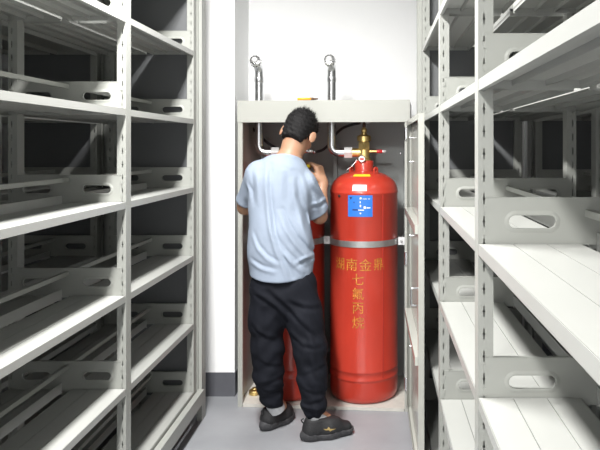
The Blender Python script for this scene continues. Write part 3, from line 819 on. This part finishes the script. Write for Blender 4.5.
sl, g = sf.block((-.9,3,.6), (0,4,1.36)); sf.F[sl] += wav(*g).astype(np.float32)
# hem, sleeve ends, neckline
def hemz(x, y, z): return z-(.797+.9*(x+.505)**2+.020*(x+.505))
sf.cut((-.9,3,.6), (0,4,.95), lambda x, y, z: hemz(x, y, z)+0*x+0*y, .004)
def plane_cut(p, d): return lambda x, y, z: -((x-p[0])*d[0]+(y-p[1])*d[1]+(z-p[2])*d[2])
def near(p, r, fn): return fn
sf.cut(sl_end-.11, sl_end+.11, lambda x, y, z: np.maximum(plane_cut(sl_end, dl)(x, y, z), np.sqrt((x-sl_end[0])**2+(y-sl_end[1])**2+(z-sl_end[2])**2)-.098), .004)
dr2 = unit(dr*.9+np.array((.25,0,-.1)))
sf.cut(sr_end-.12, sr_end+.12, lambda x, y, z: np.maximum(plane_cut(sr_end, dr2)(x, y, z), np.sqrt((x-sr_end[0])**2+(y-sr_end[1])**2+(z-sr_end[2])**2)-.105), .004)
def capfn(a, b, r):
    Bv = b-a; L2 = float(Bv@Bv)
    def fn(x, y, z):
        X, Y, Z = x-a[0], y-a[1], z-a[2]; t = np.clip((X*Bv[0]+Y*Bv[1]+Z*Bv[2])/L2, 0, 1)
        return np.sqrt((X-t*Bv[0])**2+(Y-t*Bv[1])**2+(Z-t*Bv[2])**2)-r
    return fn
sf.cut(sl_end-.1, sl_end+.1, capfn(sl_end-dl*.03, sl_end+dl*.06, .046), .003)
sf.cut(sr_end-.1, sr_end+.1, capfn(sr_end-dr*.03, sr_end+dr*.06, .055), .003)
nd_ = unit(np.array((.10,.42,1.)))
NP = pv(287,157.5,3.41)
sf.cut(NP-.14, NP+.14, plane_cut(NP, nd_), .006)
sf.cut(NP-.14, NP+.14, capfn(NECK0-np.array((0,0,-.005)), NECK0+np.array((.02,.03,.12)), .064), .004)
shirt = clothing('t_shirt', sf.mesh('t_shirt', 2), 'shirt')

# ---- trousers
tf = Field((-.74, 3.16, .06), (-.24, 3.60, .96), .0055)
tf.cap(pv(283,262,3.38), pv(284,290,3.375), .135, .155, .05, (1,.72,1))
tf.path([pv(268,285,3.375), pv(266.5,318,3.38), pv(267.5,348,3.385), pv(268.5,375,3.395), pv(271,393,3.41)], [.088,.089,.081,.074,.063], .035)
tf.path([pv(299,287,3.365), pv(304.5,318,3.355), pv(310,348,3.335), pv(312.5,378,3.33), pv(314,402,3.325)], [.090,.092,.082,.072,.064], .035)
tf.path([pv(272,396,3.413), pv(273.5,401,3.415)], [.058,.050], .02)
tf.path([pv(314,404,3.325), pv(314.5,409,3.325)], [.060,.052], .02)
def wav2(x, y, z):
    low = np.clip((.60-z)/.5, 0, 1)
    return (.0016+.0020*low)*np.sin(z*62+7*np.sin(x*13+y*9)+x*20)+.0016*np.sin(z*31-x*44+y*25)+.0020*low*np.sin(z*105+x*30+y*28)
sl, g = tf.block((-1,3,.05), (0,4,.9)); tf.F[sl] += wav2(*g).astype(np.float32)
pleat(tf, [(254,290),(266,296),(278,305),(288,318)], .0070, .011, -1, 5)
pleat(tf, [(270,286),(282,296),(296,310),(310,324),(318,332)], .0080, .012, -2, 5)
pleat(tf, [(288,296),(303,302),(319,305)], .0060, .010, 0, 5)
pleat(tf, [(252,322),(262,332),(276,338)], .0060, .010, 0, 5)
pleat(tf, [(290,330),(304,340),(322,342)], .0060, .010, 0, 5)
pleat(tf, [(256,300),(257,330),(260,360)], .0040, .012, 6, 0)
pleat(tf, [(310,320),(314,345),(316,370)], .0050, .012, -6, 0)
for yy, am, sk in ((362, .0030, 5), (381, .0040, -3), (391, .0050, 2)): pleat(tf, [(259,yy-sk),(267,yy+1),(281,yy+sk)], am, .009, 0, 4)
for yy, am, sk in ((366, .0030, -5), (386, .0040, 4), (397, .0050, -2), (405, .0040, 2)): pleat(tf, [(301,yy-sk),(311,yy+1),(327,yy+sk)], am, .009, 0, 4)
tf.cut((-1,3,.80), (0,4,1.0), lambda x, y, z: (.865-z)+0*x+0*y, .004)
trousers = clothing('trousers', tf.mesh('trousers', 2), 'trouser')

# ---- hair: cap over the skull, cropped at the sides, spiky crown
hfld = Field(HC-.15, HC+.16, .0045)
hfld.ell(hp(0,-.014,.024), (.0835,.102,.101), HM, .01)
hfld.ell(hp(0,-.058,-.040), (.064,.046,.064), HM, .03)
hfld.ell(hp(0,-.062,-.075), (.050,.026,.036), HM, .02)
hfld.ell(hp(0,.050,.062), (.066,.060,.052), HM, .03)
# clear face, ears and the area below the hairline
hfld.cut(HC-.2, HC+.2, lambda x, y, z: -(((x-HC[0])*hu[0]+(y-HC[1])*hu[1]+(z-HC[2])*hu[2])*-.55+((x-HC[0])*hf[0]+(y-HC[1])*hf[1]+(z-HC[2])*hf[2])*.83-.050), .006)
hfld.cut(HC-.2, HC+.2, lambda x, y, z: (((x-HC[0])*hu[0]+(y-HC[1])*hu[1]+(z-HC[2])*hu[2])+.098-.25*((x-HC[0])*hf[0]+(y-HC[1])*hf[1]+(z-HC[2])*hf[2])*-1), .006)
for s in (-1, 1): hfld.ell(hp(s*.088,.014,-.036), (.024,.034,.040), HM, .008, cut=True)
sl, g = hfld.block(HC-.2, HC+.2)
x, y, z = g; hfld.F[sl] += (.0018*np.sin(x*190+z*70)*np.sin(y*160+x*60)+.0014*np.sin(z*260+x*120)).astype(np.float32)
hair = clothing('hair', hfld.mesh('hair', 1), 'hair')
rng = np.random.RandomState(3); vs, fs = [], []
hv = np.array([v.co[:] for v in hair.data.vertices]); hn = np.array([v.normal[:] for v in hair.data.vertices])
loc = (hv-HC)@HM
for i in rng.choice(len(hv), 2600):
    if loc[i, 2] < -.045 and rng.rand() < .6: continue
    top = np.clip((loc[i, 2]-.02)/.10, 0, 1)
    nrm = hn[i]; d = unit(nrm*.45 + hu*(.15+.75*top) - hu*(1-top)*.75 + hf*.25*top + rng.randn(3)*.22)
    L = .008+.020*top*rng.rand()+(.012*rng.rand() if top > .85 else 0); tn = unit(np.cross(d, nrm+rng.randn(3)*.1)); w = .0016
    p = hv[i]-nrm*.003; b = len(vs)
    bn = np.cross(d, tn)
    vs += [p+tn*w, p-tn*w*.5+bn*w*.8, p-tn*w*.5-bn*w*.8, p+d*L]; fs += [(b,b+1,b+3),(b+1,b+2,b+3),(b+2,b,b+3)]
me = bpy.data.meshes.new('hair_strands'); me.from_pydata([tuple(v) for v in vs], [], fs); me.update()
hs_ = link('hair_strands', me, hair, 'hair'); hs_['kind'] = 'stuff'

# ---- shoes: local x to the toe, y to the left, z up
def shoe(heel, toe, yawless_z, logo_side):
    heel, toe = np.array(heel, float), np.array(toe, float); d = unit(toe-heel); L = float(np.linalg.norm(toe-heel))
    n = np.array((-d[1], d[0], 0)); Rm = Matrix(((d[0], n[0], 0, heel[0]), (d[1], n[1], 0, heel[1]), (0, 0, 1, 0), (0, 0, 0, 1)))
    up = Field((-.03, -.08, .0), (L+.03, .08, .16), .0045)
    up.cap((.048,0,.055), (.050,0,.090), .040, .039, .02, (1,.92,1))
    up.cap((.045,0,.050), (.14,0,.048), .042, .044, .03, (1,.98,1)); up.cap((.14,.0,.046), (L-.052,.004,.034), .046, .034, .03, (1,1.12,.95))
    up.cap((.085,0,.085), (.165,0,.062), .034, .034, .03, (1,.85,1))
    up.cut((-.1,-.1,0), (L+.1,.1,.1), lambda x, y, z: (z-.030)+0*x+0*y, .004)
    up.cut((-.1,-.1,.05), (L+.1,.1,.2), capfn(np.array((.055,0,.118)), np.array((.078,0,.16)), .032), .006)
    up.cut((-.1,-.1,.05), (L+.1,.1,.2), lambda x, y, z: (.112-.10*(x-.03)-z)+0*y, .006)
    me = up.mesh('shoe', 2); me.transform(Rm); s = link('shoe', me, body, 'shoe')
    so = Field((-.03, -.08, -.01), (L+.03, .08, .09), .0045)
    so.cap((.045,0,.024), (.14,0,.022), .043, .044, .03, (1,1.0,1)); so.cap((.14,.0,.022), (L-.046,.004,.024), .046, .038, .03, (1,1.10,1))
    so.cap((.014,0,.028), (.05,0,.034), .028, .038, .02)
    so.cut((-.1,-.1,-.1), (L+.1,.1,.1), lambda x, y, z: z-.0015+0*x+0*y, .003)
    so.cut((-.1,-.1,-.1), (L+.1,.1,.1), lambda x, y, z: (.036+.016*np.clip((.07-x)/.07,0,1)+.004*np.sin(x*45)-z)+0*y, .003)
    sl, g = so.block((-.1,-.1,-.1), (1,1,1)); so.F[sl] += (.0012*np.sin(g[0]*170+g[2]*60)*(g[2] > .006)+0*g[1]).astype(np.float32)
    me = so.mesh('sole', 1); me.transform(Rm); link('sole', me, s, 'sole')
    for i in range(4):                                                      # laces
        x = .125+.019*i; z = .098-.0115*i; bm = bmesh.new(); tube(bm, smooth_path([(x,-.026,z-.010),(x+.006,0,z+.002),(x,.026,z-.010)], 4), .0032, 6)
        me = mk(bm, 'lace', True); me.transform(Rm); link('lace', me, s, 'rubber')
    bm = bmesh.new(); tube(bm, rounded_path([(.006,0,.085),(-.010,0,.105),(.006,0,.112)], .006), .0035, 6); me = mk(bm, 'heel_tab', True); me.transform(Rm); link('heel_tab', me, s, 'rubber')
    # gold bird-like emblem on the side of the upper that faces outward
    pts = [(.093,.064),(.112,.062),(.122,.071),(.130,.061),(.160,.057),(.138,.054),(.128,.049),(.121,.056),(.106,.056)]
    from mathutils.bvhtree import BVHTree
    bv = BVHTree.FromPolygons([v.co[:] for v in s.data.vertices], [tuple(p.vertices) for p in s.data.polygons]); inv_ = Rm.inverted()
    if logo_side:
        bm = bmesh.new(); cen = None; ring = []
        def proj(x, z):
            o = Rm @ Vector((x, logo_side*.12, z)); dd = (Rm.to_3x3() @ Vector((0, -logo_side, 0)))
            hit = bv.ray_cast(o, dd); p = hit[0] if hit[0] else Rm @ Vector((x, logo_side*.045, z)); return bm.verts.new(p - dd*.0016)
        def fan(ix): return bm.faces.new([proj(*pts[i]) for i in ix])
        for ix in ((0,1,8),(1,2,7),(1,7,8),(2,3,7),(3,4,5),(3,5,6),(3,6,7)): fan(ix)
        link('emblem', mk(bm, 'emblem'), s, 'emblem')
    return s
shoe(pv(263.5,428,0)*0 + np.array(((263-VX)*3.40/F, 3.385, 0)), np.array(((294-VX)*3.56/F, 3.575, 0)), 0, 0)
shoe(np.array(((303-VX)*3.29/F, 3.275, 0)), np.array(((355-VX)*3.36/F, 3.375, 0)), 0, -1)
for an, q in ((ANL, (.012,.012,-.03)), (ANR, (.032,.010,-.03))):
    bm = bmesh.new(); tube(bm, [an+np.array((0,0,.03)), an+np.array((.004,.002,-.005)), an+np.array(q)-np.array((0,0,.005))], [.044,.046,.046], 20); link('sock', mk(bm, 'sock', True), body, 'sock')

# ---- tool held in the right hand
tc = (thR+tipR[0])/2
tool = tag(empty('hand_tool', Vector(tc)), "small yellow tool held in the man's raised right hand", 'tool')
bm = bmesh.new(); d = Vector((.50,-.80,.12)).normalized()
lathe(bm, [(.005,-.05),(.008,-.046),(.009,-.01),(.007,.0),(.009,.008),(.009,.030),(.005,.034)], (0,0,0), d, 14); link('tool_handle', mk(bm, 'tool_handle', 40), tool, 'tool_yellow')
bm = bmesh.new(); lathe(bm, [(.0025,-.12),(.0025,-.05)], (0,0,0), d, 8); link('tool_shaft', mk(bm, 'tool_shaft', 40), tool, 'steel')
